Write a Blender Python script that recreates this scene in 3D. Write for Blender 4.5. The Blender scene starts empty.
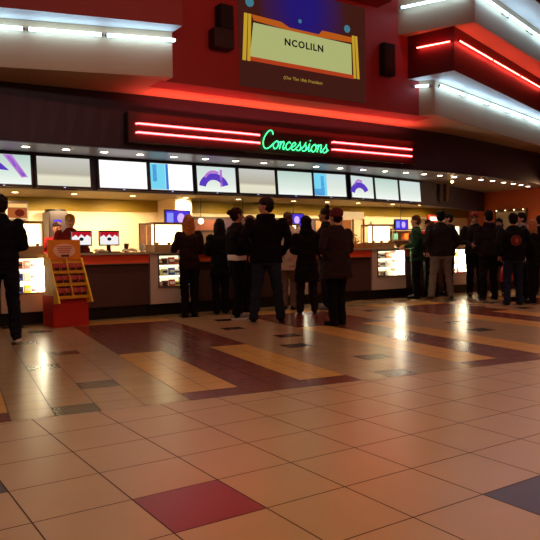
import bpy, bmesh, math, random
from mathutils import Vector, Matrix, noise
random.seed(7)
R = math.radians
sc = bpy.context.scene
COL = sc.collection

# ------------------------------------------------------------------ camera, world, light, exposure
# World axes: +X runs along the concession counter, +Y points into the counter, +Z up. Metres.
cam_d = bpy.data.cameras.new('camera'); cam = bpy.data.objects.new('camera', cam_d); COL.objects.link(cam)
cam_d.sensor_width = 36; cam_d.lens = 667.3 / 540 * 36
cam_d.clip_end = 100
cam.rotation_mode = 'XYZ'
yaw, pitch, roll = R(56.46), R(-1.8754), R(-0.8934)
M = Matrix.Rotation(yaw - math.pi / 2, 4, 'Z') @ Matrix.Rotation(math.pi / 2 + pitch, 4, 'X') @ Matrix.Rotation(roll, 4, 'Z')
cam.matrix_world = Matrix.Translation((0, 0, 1.1)) @ M
sc.camera = cam
sc.view_settings.view_transform = 'Standard'; sc.view_settings.look = 'None'
sc.view_settings.gamma = 1; sc.view_settings.use_curve_mapping = False
sc.view_settings.exposure = 0.0
sc.cycles.use_denoising = True
sc.cycles.max_bounces = 6
w = bpy.data.worlds.new('world'); sc.world = w; w.use_nodes = True
w.node_tree.nodes['Background'].inputs[0].default_value = (0.5, 0.3, 0.2, 1)
w.node_tree.nodes['Background'].inputs[1].default_value = 0.02

def area_light(name, loc, size, power, color, rot=(0, 0, 0), size_y=None, spread=None):
    l = bpy.data.lights.new(name, 'AREA'); l.energy = power; l.color = color
    l.shape = 'RECTANGLE'; l.size = size; l.size_y = size_y or size
    if spread: l.spread = spread
    o = bpy.data.objects.new(name, l); COL.objects.link(o); o.location = loc; o.rotation_euler = rot
    return o
# the lobby's ceiling lights, set into the high ceiling over the open floor
for (x, y, p, c) in ((-1.5, 3.0, 44, (1, .64, .36)), (2.2, 3.0, 42, (1, .64, .38)), (5.5, 2.6, 42, (1, .62, .38)),
                     (9.0, 3.2, 42, (1, .58, .44)), (12.5, 4.5, 36, (1, .58, .4)), (1.5, -1.0, 44, (1, .62, .36)), (5.5, -1.0, 40, (1, .60, .38))):
    area_light('lobby_ceiling_light', (x, y, 5.7), 1.2, p, c, spread=R(140))
# unseen area lights added to brighten the dark red upper walls
area_light('red_wall_fill', (5.0, 1.0, 5.0), 7.0, 30, (1, .22, .16), (R(92), 0, 0), .3, R(80))
area_light('warm_wall_fill', (0.0, 1.0, 4.2), 5.0, 18, (1, .66, .45), (R(90), 0, R(-10)), .3, R(80))  # second added fill, warm; no cove is built here

# ------------------------------------------------------------------ materials
MATS = {}
def lin(c):
    return tuple(((v / 255) / 12.92 if v / 255 <= .04045 else ((v / 255 + .055) / 1.055) ** 2.4) for v in c)
def mat(name, rgb, rough=.6, metal=0, emit=None, strength=0, var=.0, scale=8, bump=0, coat=0, glass=False):
    if name in MATS: return MATS[name]
    m = bpy.data.materials.new(name); m.use_nodes = True; MATS[name] = m
    nt = m.node_tree; b = nt.nodes['Principled BSDF']; c = lin(rgb)
    b.inputs['Base Color'].default_value = (*c, 1); b.inputs['Roughness'].default_value = rough; b.inputs['Metallic'].default_value = metal
    if name.startswith(('cloth_', 'shoe_', 'hair_')): b.inputs['Specular IOR Level'].default_value = .12
    if coat: b.inputs['Coat Weight'].default_value = coat; b.inputs['Coat Roughness'].default_value = .15
    if emit is not None:
        b.inputs['Emission Color'].default_value = (*lin(emit), 1); b.inputs['Emission Strength'].default_value = strength
    if glass:
        b.inputs['Transmission Weight'].default_value = 1; b.inputs['IOR'].default_value = 1.1; b.inputs['Roughness'].default_value = .02
    if var or bump:
        tc = nt.nodes.new('ShaderNodeTexCoord'); n = nt.nodes.new('ShaderNodeTexNoise'); n.inputs['Scale'].default_value = scale; n.inputs['Detail'].default_value = 4
        nt.links.new(tc.outputs['Object'], n.inputs['Vector'])
        if var:
            r = nt.nodes.new('ShaderNodeMapRange'); r.inputs['To Min'].default_value = 1 - var; r.inputs['To Max'].default_value = 1 + var
            mx = nt.nodes.new('ShaderNodeVectorMath'); mx.operation = 'SCALE'; mx.inputs[0].default_value = c
            nt.links.new(n.outputs['Fac'], r.inputs['Value']); nt.links.new(r.outputs[0], mx.inputs['Scale']); nt.links.new(mx.outputs[0], b.inputs['Base Color'])
        if bump:
            bp = nt.nodes.new('ShaderNodeBump'); bp.inputs['Strength'].default_value = bump; bp.inputs['Distance'].default_value = .01
            nt.links.new(n.outputs['Fac'], bp.inputs['Height']); nt.links.new(bp.outputs[0], b.inputs['Normal'])
    return m
def emis(name, rgb, strength):
    if name in MATS: return MATS[name]
    m = bpy.data.materials.new(name); m.use_nodes = True; MATS[name] = m
    nt = m.node_tree; nt.nodes.clear(); e = nt.nodes.new('ShaderNodeEmission'); o = nt.nodes.new('ShaderNodeOutputMaterial')
    e.inputs[0].default_value = (*lin(rgb), 1); e.inputs[1].default_value = strength; nt.links.new(e.outputs[0], o.inputs[0]); return m
def emis_grad(name, stops, strength, axis='Z'):
    """a screen image: vertical blend of colours over the screen's own height"""
    if name in MATS: return MATS[name]
    m = bpy.data.materials.new(name); m.use_nodes = True; MATS[name] = m
    nt = m.node_tree; nt.nodes.clear(); e = nt.nodes.new('ShaderNodeEmission'); o = nt.nodes.new('ShaderNodeOutputMaterial')
    tc = nt.nodes.new('ShaderNodeTexCoord'); sp = nt.nodes.new('ShaderNodeSeparateXYZ'); cr = nt.nodes.new('ShaderNodeValToRGB')
    nt.links.new(tc.outputs['Generated'], sp.inputs[0]); nt.links.new(sp.outputs[axis], cr.inputs[0]); nt.links.new(cr.outputs[0], e.inputs[0])
    el = cr.color_ramp.elements
    while len(el) < len(stops): el.new(.5)
    for k, (p, c) in enumerate(stops): el[k].position = p; el[k].color = (*lin(c), 1)
    e.inputs[1].default_value = strength; nt.links.new(e.outputs[0], o.inputs[0]); return m

# ------------------------------------------------------------------ mesh helpers
class MB:
    def __init__(s): s.bm = bmesh.new()
    def _mi(s, faces, mi):
        for f in faces: f.material_index = mi
    def box(s, x0, x1, y0, y1, z0, z1, mi=0, mtx=None):
        vs = [s.bm.verts.new((x, y, z)) for x in (x0, x1) for y in (y0, y1) for z in (z0, z1)]
        fs = [s.bm.faces.new([vs[i] for i in q]) for q in ((0, 1, 3, 2), (4, 6, 7, 5), (0, 4, 5, 1), (2, 3, 7, 6), (0, 2, 6, 4), (1, 5, 7, 3))]
        s._mi(fs, mi)
        if mtx: bmesh.ops.transform(s.bm, matrix=mtx, verts=vs)
        return s
    def prism(s, pts, z0, z1, mi=0, under=None):
        """closed plan polygon pulled from z0 up to z1"""
        a = [s.bm.verts.new((p[0], p[1], z0)) for p in pts]; b = [s.bm.verts.new((p[0], p[1], z1)) for p in pts]
        n = len(pts); fs = [s.bm.faces.new(a[::-1]), s.bm.faces.new(b)]
        fs += [s.bm.faces.new((a[i], a[(i + 1) % n], b[(i + 1) % n], b[i])) for i in range(n)]
        s._mi(fs, mi)
        if under is not None: fs[0].material_index = under
        return s
    def prism_y(s, pts, y0, y1, mi=0):
        """closed outline in X-Z pulled from y0 to y1"""
        a = [s.bm.verts.new((p[0], y0, p[1])) for p in pts]; b = [s.bm.verts.new((p[0], y1, p[1])) for p in pts]
        n = len(pts); fs = [s.bm.faces.new(a), s.bm.faces.new(b[::-1])]
        fs += [s.bm.faces.new((a[i], b[i], b[(i + 1) % n], a[(i + 1) % n])) for i in range(n)]
        s._mi(fs, mi); return s
    def prism_x(s, pts, x0, x1, mi=0):
        a = [s.bm.verts.new((x0, p[0], p[1])) for p in pts]; b = [s.bm.verts.new((x1, p[0], p[1])) for p in pts]
        n = len(pts); fs = [s.bm.faces.new(a), s.bm.faces.new(b[::-1])]
        fs += [s.bm.faces.new((a[i], b[i], b[(i + 1) % n], a[(i + 1) % n])) for i in range(n)]
        s._mi(fs, mi); return s
    def ell(s, c, r, seg=16, mi=0, rot=None):
        m = Matrix.Translation(c) @ (rot.to_4x4() if rot else Matrix()) @ Matrix.Diagonal((r[0], r[1], r[2], 1))
        g = bmesh.ops.create_uvsphere(s.bm, u_segments=seg, v_segments=max(6, seg // 2), radius=1, matrix=m)
        for v in g['verts']:
            for f in v.link_faces: f.material_index = mi
        return s
    def cone(s, p0, p1, r0, r1, seg=12, mi=0):
        p0, p1 = Vector(p0), Vector(p1); d = p1 - p0; L = d.length
        if L < 1e-6: return s
        q = Vector((0, 0, 1)).rotation_difference(d.normalized()).to_matrix().to_4x4()
        m = Matrix.Translation((p0 + p1) / 2) @ q
        g = bmesh.ops.create_cone(s.bm, cap_ends=True, segments=seg, radius1=r0, radius2=r1, depth=L, matrix=m)
        for v in g['verts']:
            for f in v.link_faces: f.material_index = mi
        return s
    def limb(s, pts, rs, seg=12):
        for i in range(len(pts)):
            s.ell(pts[i], (rs[i],) * 3, seg)
            if i: s.cone(pts[i - 1], pts[i], rs[i - 1], rs[i], seg)
        return s
    def tube(s, pts, r, seg=8, mi=0):
        """one swept round tube through the points"""
        pts = [Vector(p) for p in pts]; rings = []
        for i, p in enumerate(pts):
            d = (pts[min(i + 1, len(pts) - 1)] - pts[max(i - 1, 0)]).normalized()
            up = Vector((0, 1, 0)) if abs(d.y) < .9 else Vector((0, 0, 1))
            a = d.cross(up).normalized(); b = d.cross(a)
            rings.append([s.bm.verts.new(p + (a * math.cos(2 * math.pi * k / seg) + b * math.sin(2 * math.pi * k / seg)) * r) for k in range(seg)])
        fs = []
        for i in range(len(rings) - 1):
            for k in range(seg): fs.append(s.bm.faces.new((rings[i][k], rings[i][(k + 1) % seg], rings[i + 1][(k + 1) % seg], rings[i + 1][k])))
        fs.append(s.bm.faces.new(rings[0][::-1])); fs.append(s.bm.faces.new(rings[-1])); s._mi(fs, mi); return s
    def loft(s, rings, seg=20):
        """rings: (cx, cy, cz, rx, ry) bottom to top"""
        rr = []
        for (cx, cy, cz, rx, ry) in rings:
            rr.append([s.bm.verts.new((cx + rx * math.cos(2 * math.pi * k / seg), cy + ry * math.sin(2 * math.pi * k / seg), cz)) for k in range(seg)])
        for i in range(len(rr) - 1):
            for k in range(seg): s.bm.faces.new((rr[i][k], rr[i][(k + 1) % seg], rr[i + 1][(k + 1) % seg], rr[i + 1][k]))
        s.bm.faces.new(rr[0][::-1]); s.bm.faces.new(rr[-1]); return s
    def build(s, name, mats, parent=None, bevel=0, smooth=False, voxel=0, fold=0, fscale=7, cutz=None):
        bm = s.bm; bmesh.ops.recalc_face_normals(bm, faces=bm.faces)
        me = bpy.data.meshes.new(name)
        if bevel:
            bmesh.ops.bevel(bm, geom=[e for e in bm.edges if len(e.link_faces) == 2 and e.calc_face_angle(0) > .6], offset=bevel, segments=2, affect='EDGES', clamp_overlap=True)
        bm.to_mesh(me); bm.free()
        if voxel:
            t = bpy.data.objects.new('tmp', me); COL.objects.link(t)
            md = t.modifiers.new('r', 'REMESH'); md.mode = 'VOXEL'; md.voxel_size = voxel
            m2 = t.modifiers.new('s', 'SMOOTH'); m2.iterations = 3; m2.factor = .5
            dg = bpy.context.evaluated_depsgraph_get(); me2 = bpy.data.meshes.new_from_object(t.evaluated_get(dg), depsgraph=dg)
            bpy.data.objects.remove(t); bpy.data.meshes.remove(me); me = me2; me.name = name; me.materials.clear()
            if fold:
                me.update(); sd = random.random() * 50
                ns = [v.normal.copy() for v in me.vertices]
                for v, n in zip(me.vertices, ns):
                    q = Vector((v.co.x * fscale, v.co.y * fscale, v.co.z * fscale * 1.7 + sd))
                    v.co += n * (noise.noise(q) * fold)
            me.polygons.foreach_set('use_smooth', [True] * len(me.polygons))
        elif smooth: me.polygons.foreach_set('use_smooth', [True] * len(me.polygons))
        for m in (mats if isinstance(mats, (list, tuple)) else [mats]): me.materials.append(m)
        o = bpy.data.objects.new(name, me); COL.objects.link(o)
        if parent: o.parent = parent
        return o
def tag(o, label, cat, group=None, kind=None):
    if label: o['label'] = label
    if cat: o['category'] = cat
    if group: o['group'] = group
    if kind: o['kind'] = kind
    return o
def thing(name, label, cat, loc=(0, 0, 0), rz=0, group=None):
    o = bpy.data.objects.new(name, None); COL.objects.link(o); o.location = loc; o.rotation_euler = (0, 0, rz); o.empty_display_size = .1
    return tag(o, label, cat, group)
def struct(o, label=None):
    o['kind'] = 'structure'
    if label: o['label'] = label
    return o
def plab(o, l): o['label'] = l; return o
def cr(pts, n=6):
    """Catmull-Rom through points"""
    P = [Vector(p) for p in pts]; P = [P[0]] + P + [P[-1]]; out = []
    for i in range(1, len(P) - 2):
        for k in range(n):
            t = k / n; a, b, c, d = P[i - 1], P[i], P[i + 1], P[i + 2]
            out.append(.5 * ((2 * b) + (c - a) * t + (2 * a - 5 * b + 4 * c - d) * t * t + (3 * b - 3 * c + d - a) * t ** 3))
    out.append(P[-2]); return out
def text(name, body, size, material, parent, loc, rot, extrude=.002, xs=1, fat=0):
    cu = bpy.data.curves.new(name, 'FONT'); cu.body = body; cu.size = size; cu.extrude = extrude; cu.space_character = 1.06 + fat * 30; cu.offset = fat; cu.align_x = 'CENTER'; cu.align_y = 'CENTER'; cu.resolution_u = 3
    t = bpy.data.objects.new('tmp', cu); COL.objects.link(t)
    dg = bpy.context.evaluated_depsgraph_get(); me = bpy.data.meshes.new_from_object(t.evaluated_get(dg), depsgraph=dg)
    bpy.data.objects.remove(t); bpy.data.curves.remove(cu)
    me.transform(Matrix.Translation(loc) @ Matrix(rot).to_4x4() @ Matrix.Diagonal((xs, 1, 1, 1))); me.materials.clear(); me.materials.append(material); me.name = name
    o = bpy.data.objects.new(name, me); COL.objects.link(o); o.parent = parent; return o
UPRIGHT = ((1, 0, 0), (0, 0, -1), (0, 1, 0))     # text plane facing -Y

# ------------------------------------------------------------------ materials of the place
beige_big = mat('large_tile_tan', (176, 138, 100), .30, var=.10, scale=3)
red_big = mat('large_tile_red', (120, 26, 30), .28, var=.08, scale=5)
purple_big = mat('large_tile_plum', (52, 22, 36), .30, var=.08, scale=5)
grout = mat('grout', (70, 42, 28), .8)
beige_small = mat('small_tile_beige', (166, 134, 98), .24, var=.14, scale=2.5)
maroon_small = mat('small_tile_maroon', (116, 58, 42), .24, var=.2, scale=2.5)
yellow_small = mat('small_tile_ochre', (206, 152, 80), .26, var=.1, scale=3)
green_small = mat('small_tile_olive', (84, 78, 48), .26, var=.1, scale=4)
dark_small = mat('small_tile_brown', (64, 42, 34), .26, var=.1, scale=4)
navy = mat('fascia_navy', (50, 42, 68), .55, var=.08, scale=2)
maroon_wall = mat('painted_maroon', (150, 36, 36), .6, var=.06, scale=3)
maroon_dark = mat('painted_dark_red', (138, 32, 34), .5, var=.06, scale=3)
cream_panel = mat('cream_panel', (176, 154, 124), .55, var=.05, scale=2)
soffit_m = mat('soffit_grey', (160, 150, 146), .38)
soffit_b = mat('soffit_beige', (196, 160, 126), .6)
black_m = mat('black_satin', (16, 14, 15), .4)
black_matt = mat('black_matt', (14, 12, 13), .8)
white_frame = mat('white_enamel', (225, 222, 215), .4)
steel = mat('brushed_steel', (150, 148, 145), .3, metal=.9)
glass_m = mat('clear_glass', (240, 245, 245), .02, glass=True)

# ------------------------------------------------------------------ floor
A8 = R(-8.3)
def uv(u, v): return (u * math.cos(A8) - v * math.sin(A8), u * math.sin(A8) + v * math.cos(A8))
VB = 4.62
def clip_plane(bm, keep_above):
    n = Vector((-math.sin(A8), math.cos(A8), 0)); co = n * VB
    bmesh.ops.bisect_plane(bm, geom=bm.verts[:] + bm.edges[:] + bm.faces[:], plane_co=co, plane_no=n, clear_inner=keep_above, clear_outer=not keep_above)
fl = MB(); t = .429; g = .0035
for b in range(-18, 40):
    for a in range(-14, 22):
        x0 = 1.089 + t * b; y0 = 2.773 - t * (a + 1)
        if x0 > 15.5 or x0 < -6: continue
        mi = 1 if (a, b) == (0, 0) else 2 if (a, b) in ((2, 3), (-2, -2)) else 0
        vs = [fl.bm.verts.new(p) for p in ((x0 + g, y0 + g, 0), (x0 + t - g, y0 + g, 0), (x0 + t - g, y0 + t - g, 0), (x0 + g, y0 + t - g, 0))]
        fl.bm.faces.new(vs).material_index = mi
clip_plane(fl.bm, False)
f1 = fl.build('floor', [beige_big, red_big, purple_big]); struct(f1, 'large tan floor tiles with a few dark red and plum tiles')
f2 = MB(); t = .27; g = .0035
EDGE = [0, .24, .48, .75, 1.03, 1.25, 1.48, 1.76, 2.06, 2.37, 2.71]
for i in range(-24, 62):
    for j in range(0, 40):
        idx, k = divmod(i, 10); u0 = 1.53 + 2.71 * idx + EDGE[k]; tu = EDGE[k + 1] - EDGE[k]; v0 = VB + t * j; vc = v0 + t / 2
        c = uv(u0 + t / 2, vc)
        if c[0] > 15.5 or c[0] < -5.5 or c[1] > 13.2: continue
        mi = 0
        if k < 6:
            mi = 1
            top = {0: 7.05, 1: 8.1, -1: 7.05}.get(idx, 8.4)
            if (k in (0, 1) or k in (4, 5)) and 4.88 < vc < top: mi = 2
            if 10.0 < vc < 10.5: mi = 2
            if vc > 10.5: mi = 0
        else:
            q = j % 7
            if (k == 7 and q == 0) or (k == 8 and q == 3 and False): mi = 3
            rowp = {0: 7, 3: 8, 7: 7, 10: 8, 14: 7, 18: 8, 21: 7}
            if j in rowp: mi = 0
            if j in rowp and k == rowp[j]: mi = 3 if j in (0, 3) else 4
            if j in rowp and k == rowp[j] and idx >= 0: mi = 4
        q4 = [uv(u0 + g, v0 + g), uv(u0 + tu - g, v0 + g), uv(u0 + tu - g, v0 + t - g), uv(u0 + g, v0 + t - g)]
        f2.bm.faces.new([f2.bm.verts.new((p[0], p[1], 0)) for p in q4]).material_index = mi
fs2 = f2.build('floor', [beige_small, maroon_small, yellow_small, green_small, dark_small]); struct(fs2, 'small beige tiles with ochre stripes in maroon fields')
sl = MB().box(-6, 15.6, -5, 13.2, -.12, -.0015).build('floor', grout); struct(sl, 'grout bed under the tiles')

# ------------------------------------------------------------------ shell
lobby_wall = mat('lobby_wall', (120, 70, 50), .8)
ceil_m = mat('ceiling_maroon', (70, 24, 22), .8)
struct(MB().box(-6, 15.8, -5, 13.2, 5.85, 6.0).build('ceiling', ceil_m))
struct(MB().box(-6.15, -6, -5, 13.2, 0, 5.85).build('wall_left', lobby_wall))
struct(MB().box(-6, 15.8, -5.15, -5, 0, 5.85).build('wall_front', lobby_wall))
orange = mat('orange_wall_paint', (196, 92, 46), .6, var=.05, scale=2)
struct(MB().box(15.4, 15.6, -5, 13.2, 0, 5.85).build('wall_right', orange), 'orange wall at the right end of the hall')
cream_wall = mat('cream_wall_paint', (230, 212, 178), .6, var=.04, scale=2)
olive = mat('olive_yellow_paint', (146, 120, 14), .6, var=.04, scale=2)
struct(MB().box(-6, 15.4, 12.9, 13.1, 0, 1.88).build('wall_back', cream_wall), 'cream wall behind the counter')
struct(MB().box(-6, 15.4, 12.86, 13.1, 1.88, 2.6).build('trim_1', olive), 'olive yellow band above the cream wall')

# downlight soffit, fascia, bulkhead behind the menu screens
fb = [(-6, 9.2), (2, 9.2), (9.6, 9.17), (10.8, 9.2), (11.7, 9.34), (12.6, 9.52), (13.6, 9.74), (14.6, 10.0), (15.4, 10.25)]   # bottom edge
ft = [(-6, 9.75), (1.95, 9.28), (4.4, 9.06), (8.1, 9.10), (10.6, 9.25), (12.0, 9.55), (13.2, 9.80), (14.4, 10.05), (15.4, 10.25)]       # top edge
bk = [(-6, 10.14), (8.55, 10.14), (10.9, 10.6), (12.4, 11.13), (15.4, 12.3)]
def dense(pl_, xs):
    out = []
    for x in xs:
        for p, q in zip(pl_[:-1], pl_[1:]):
            if p[0] <= x <= q[0] + 1e-6: out.append((x, p[1] + (q[1] - p[1]) * (x - p[0]) / (q[0] - p[0]))); break
    return out
xs_ = [-6 + 21.4 * k / 90 for k in range(91)]
fb0 = fb; fb = dense(fb, xs_); ft = dense(ft, xs_)
for _ in range(12):
    ft = [ft[0]] + [(ft[k][0], (ft[k - 1][1] + 2 * ft[k][1] + ft[k + 1][1]) / 4) for k in range(1, len(ft) - 1)] + [ft[-1]]
    fb = [fb[0]] + [(fb[k][0], (fb[k - 1][1] + 2 * fb[k][1] + fb[k + 1][1]) / 4) for k in range(1, len(fb) - 1)] + [fb[-1]]
m = MB()
a = [m.bm.verts.new((p[0], p[1], 2.56)) for p in fb]; b = [m.bm.verts.new((p[0], p[1], 3.34)) for p in ft]
a2 = [m.bm.verts.new((p[0], p[1] + .08, 2.56)) for p in fb]; b2 = [m.bm.verts.new((p[0], p[1] + .08, 3.34)) for p in ft]
for i in range(len(fb) - 1):
    m.bm.faces.new((a[i], a[i + 1], b[i + 1], b[i])); m.bm.faces.new((a2[i + 1], a2[i], b2[i], b2[i + 1])); m.bm.faces.new((a[i], a2[i], a2[i + 1], a[i + 1]))
struct(m.build('trim_2', navy), 'dark navy curved fascia above the downlights')
struct(MB().prism([(p[0], p[1] + .02) for p in fb] + [(p[0], p[1] + .02) for p in bk[::-1]], 2.563, 2.62).build('trim_3', soffit_m), 'grey soffit holding the row of downlights')
struct(MB().prism(bk + [(p[0], p[1] + .12) for p in bk[::-1]], 2.03, 2.60).build('trim_4', navy), 'dark bulkhead behind the menu screens')
struct(MB().prism([(p[0], p[1] + .12) for p in bk] + [(15.4, 12.9), (-6, 12.9)], 2.12, 2.2).build('trim_5', mat('soffit_tan', (126, 110, 66), .6)), 'low ceiling over the serving area')

# upper tiers
def off(p, az, L): return (p[0] + math.cos(az) * L, p[1] + math.sin(az) * L)
white_under = mat('white_underside', (206, 200, 200), .5)
def right_tier(name, wall, corner, az, z0, z1, m_, lab, un=None):
    e = off(corner, R(az), (15.4 - corner[0]) / math.cos(R(az)))
    return struct(MB().prism([wall, corner, e, (15.4, 12.0), (wall[0] + .3, 12.0)], z0, z1, 0, 1).build(name, [m_, un or m_]), lab)
right_tier('trim_6', (8.56, 8.19), (8.73, 8.0), 15.3, 3.34, 3.93, cream_panel, 'lowest cream tier of the stepped canopy at right')
right_tier('trim_7', (8.30, 8.21), (8.55, 7.41), 17.8, 3.93, 4.64, mat('recess_maroon', (92, 20, 28), .5), 'dark red recessed tier of the right canopy', white_under)
right_tier('trim_8', (8.08, 8.21), (8.69, 7.11), 16.6, 4.642, 5.26, cream_panel, 'upper cream tier of the right canopy')
right_tier('trim_9', (8.0, 8.21), (8.62, 6.6), 16.6, 5.262, 5.85, maroon_dark, 'top tier of the right canopy at the ceiling', white_under)
def left_tier(name, corner, az, z0, z1, m_, lab, un=None):
    e = off(corner, R(180 - az), (corner[0] + 3) / math.cos(R(az)))
    return struct(MB().prism([e, corner, (corner[0], 9.0), (e[0], 12)], z0, z1, 0, 1).build(name, [m_, un or m_]), lab)
left_tier('trim_10', (3.82, 7.98), 16.4, 3.34, 3.93, cream_panel, 'cream tier of the left canopy behind the white tubes')
left_tier('trim_11', (3.84, 7.70), 13.6, 3.932, 5.85, maroon_dark, 'dark red tier above the left cream panel', white_under)
struct(MB().box(3.75, 8.9, 8.2, 8.6, 3.338, 5.85).build('wall_upper', maroon_wall), 'dark red wall between the two canopies')
struct(MB().box(4.3, 7.62, 7.85, 8.198, 5.0, 5.85).build('trim_12', maroon_dark), 'dark red hood above the projected picture')
# underside joining fascia and tiers
und = [(3.3, 8.2), (8.9, 8.2), (15.4, 9.9)] + [(15.4, 10.6), (12, 9.9), (8.5, 9.5), (3, 9.5), (-2, 10.2), (-3, 11)] + [(-2, 9.8)]
struct(MB().prism([(-3, 10.0), (3.82, 8.26), (8.6, 8.26), (8.9, 8.2), (15.4, 9.8), (15.4, 12.0), (-3, 12.0)], 3.342, 3.40).build('trim_13', soffit_b), 'beige underside between the fascia and the upper wall')

# ------------------------------------------------------------------ fluorescent tubes on the tiers
tube_white = emis('fluorescent_glow', (180, 226, 255), 12)
def lamp_tube(p0, p1, label, group=None, r=.019):
    p0, p1 = Vector(p0), Vector(p1); d = (p1 - p0).normalized()
    o = thing('fluorescent_tube', label, 'tube light', p0, 0, group)
    L = (p1 - p0)
    MB().tube([d * .03, L - d * .03], r, 10).build('glass_tube', tube_white, o, smooth=True)
    for q in (Vector((0, 0, 0)), L):
        e = -d if q.length < 1e-6 else d
        MB().cone(q - e * .035, q, .021, .021, 10).build('end_cap', steel, o)
    nrm = Vector((d.y, -d.x, 0)).normalized()
    if nrm.y > 0 and abs(d.x) > .5: nrm = -nrm
    if abs(d.x) <= .5: nrm = Vector((-1, 0, 0))
    for s in (.1, .9):
        q = L * s; b_ = MB(); b_.cone(q, q - nrm * .07, .012, .012, 8); b_.build('bracket', black_m, o)
def row(corner, az, s0, s1, n, z, dist, labels, gap=.006, r=.022):
    ca, sa = math.cos(R(az)), math.sin(R(az)); nx, ny = (sa, -ca)
    L = (s1 - s0) / n
    for k in range(n):
        a_ = s0 + L * k + gap; b_ = s0 + L * (k + 1) - gap
        lamp_tube((corner[0] + ca * a_ + nx * dist, corner[1] + sa * a_ + ny * dist, z), (corner[0] + ca * b_ + nx * dist, corner[1] + sa * b_ + ny * dist, z), labels[k], None, r)
# left: the corner end is s=0, running back to the left
row((3.82, 7.98), 163.6, -.06, 3.63, 4, 3.80, -.07, ['white tube light on the left canopy, its end at the dark red wall', 'white tube light on the left canopy, second from the dark red wall',
    'white tube light on the left canopy, at the left edge of the photo', 'white tube light on the left canopy beyond the photo edge'])
row((8.73, 8.0), 15.3, .03, 6.3, 6, 3.83, .07, ['white tube light on the lower right canopy nearest the canopy corner'] + ['white tube light on the lower right canopy, number %s counting from the corner' % w_ for w_ in ('two', 'three', 'four', 'five', 'six')])
lamp_tube((8.43, 8.20, 3.82), (8.63, 7.99, 3.82), 'short white tube light on the end face of the lower right canopy')
row((8.69, 7.11), 16.6, .05, 6.2, 5, 5.06, .07, ['white tube light on the upper right canopy nearest the canopy corner'] + ['white tube light on the upper right canopy, number %s counting from the corner' % w_ for w_ in ('two', 'three', 'four', 'five')])
lamp_tube((8.0, 8.08, 5.03), (8.60, 7.12, 5.08), 'white tube light on the left end face of the upper right canopy')

# ------------------------------------------------------------------ red neon on the recess
neon_red = emis('neon_red_glow', (255, 60, 62), 20)
neon_hot = emis('neon_orange_glow', (255, 78, 66), 24)
def neon(p0, p1, label):
    p0, p1 = Vector(p0), Vector(p1); o = thing('neon_tube', label, 'neon tube', p0)
    L = p1 - p0; MB().tube([(0, 0, 0), L * .5, L], .012, 8).build('glass_tube', neon_hot, o, smooth=True)
    for q in (L * 0, L): MB().ell(q, (.02, .02, .02), 8).build('end_cap', black_m, o)
neon((8.30, 8.0, 4.40), (8.49, 7.42, 4.39), 'red neon tube on the left end face of the right canopy recess')
az = R(17.8); c7 = (8.55 + .06 * math.sin(az), 7.41 - .06 * math.cos(az))
prev = .05
for k, (s_, lb) in enumerate(((1.55, 'red neon tube on the right canopy recess nearest the corner'), (3.0, 'middle red neon tube on the right canopy recess'), (4.6, 'red neon tube on the right canopy recess at the right photo edge'))):
    neon((*off(c7, az, prev), 4.41), (*off(c7, az, s_), 4.41), lb); prev = s_ + .03

# ------------------------------------------------------------------ concessions neon sign
sg = thing('neon_sign', 'green script Concessions neon sign with red neon lines on the dark fascia', 'sign', (6.5, 9.0, 2.83))
MB().box(-2.90, 2.82, .0, .19, -.19, .24).build('backing_panel', mat('sign_backing', (44, 12, 16), .4), sg, bevel=.01)
for (x0, x1) in ((-2.78, -.70), (.78, 2.68)):
    for z in (.07, -.055):
        o = MB().tube([(x0, -.0, z), (x0 + .015, -.035, z), (x1 - .015, -.035, z), (x1, -.0, z)], .0135, 8).build('red_tube', neon_red, sg, smooth=True)
gl = area_light('sign_red_fill', (0, -.10, .12), 5.4, 26, (1, .10, .07), (R(180 - 4), 0, 0), .05, R(150)); gl.parent = sg  # unseen area lamp added at the sign to redden the underside above
green = emis('neon_green_glow', (70, 255, 150), 2.6)
L_ = {'C': ([[(1.35, 1.75), (1.15, 2.15), (.7, 2.2), (.2, 1.6), (-.05, .9), (.1, .2), (.55, -.08), (1.1, .15), (1.55, .6)]], 1.6),
      'o': ([[(.5, 1.0), (.1, .7), (.0, .35), (.25, .0), (.6, .1), (.8, .5), (.75, .85), (.5, 1.0), (.75, .8), (1.05, .9)]], 1.02),
      'n': ([[(.0, .8), (.15, .95), (.12, .5), (.02, 0)], [(.05, .4), (.3, .85), (.55, 1.0), (.66, .75), (.58, .3), (.7, .0), (1.02, .35)]], 1.02),
      'c': ([[(.72, .8), (.5, 1.0), (.15, .75), (.02, .35), (.2, .02), (.55, .05), (.9, .4)]], .9),
      'e': ([[(.0, .4), (.4, .48), (.68, .78), (.45, 1.0), (.12, .7), (.04, .3), (.3, .0), (.6, .08), (.92, .4)]], .9),
      's': ([[(-.05, .3), (.35, .75), (.5, 1.12), (.48, .85), (.68, .45), (.55, .08), (.2, .0), (.05, .12)], [(.6, .1), (.95, .4)]], .95),
      'i': ([[(.0, .4), (.22, 1.0), (.14, .3), (.3, .0), (.6, .35)], [(.27, 1.35), (.29, 1.48)]], .62)}
x = 0; unit = .121
m = MB()
for ch in 'Concessions':
    strokes, adv = L_[ch]
    for st in strokes:
        pts = cr([(-.655 + (x + px + .18 * pz) * unit, -.03, -.125 + pz * unit * 1.06) for px, pz in st], 5)
        m.tube(pts, .0085, 7)
    x += adv
m.build('lettering', green, sg, smooth=True)

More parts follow.
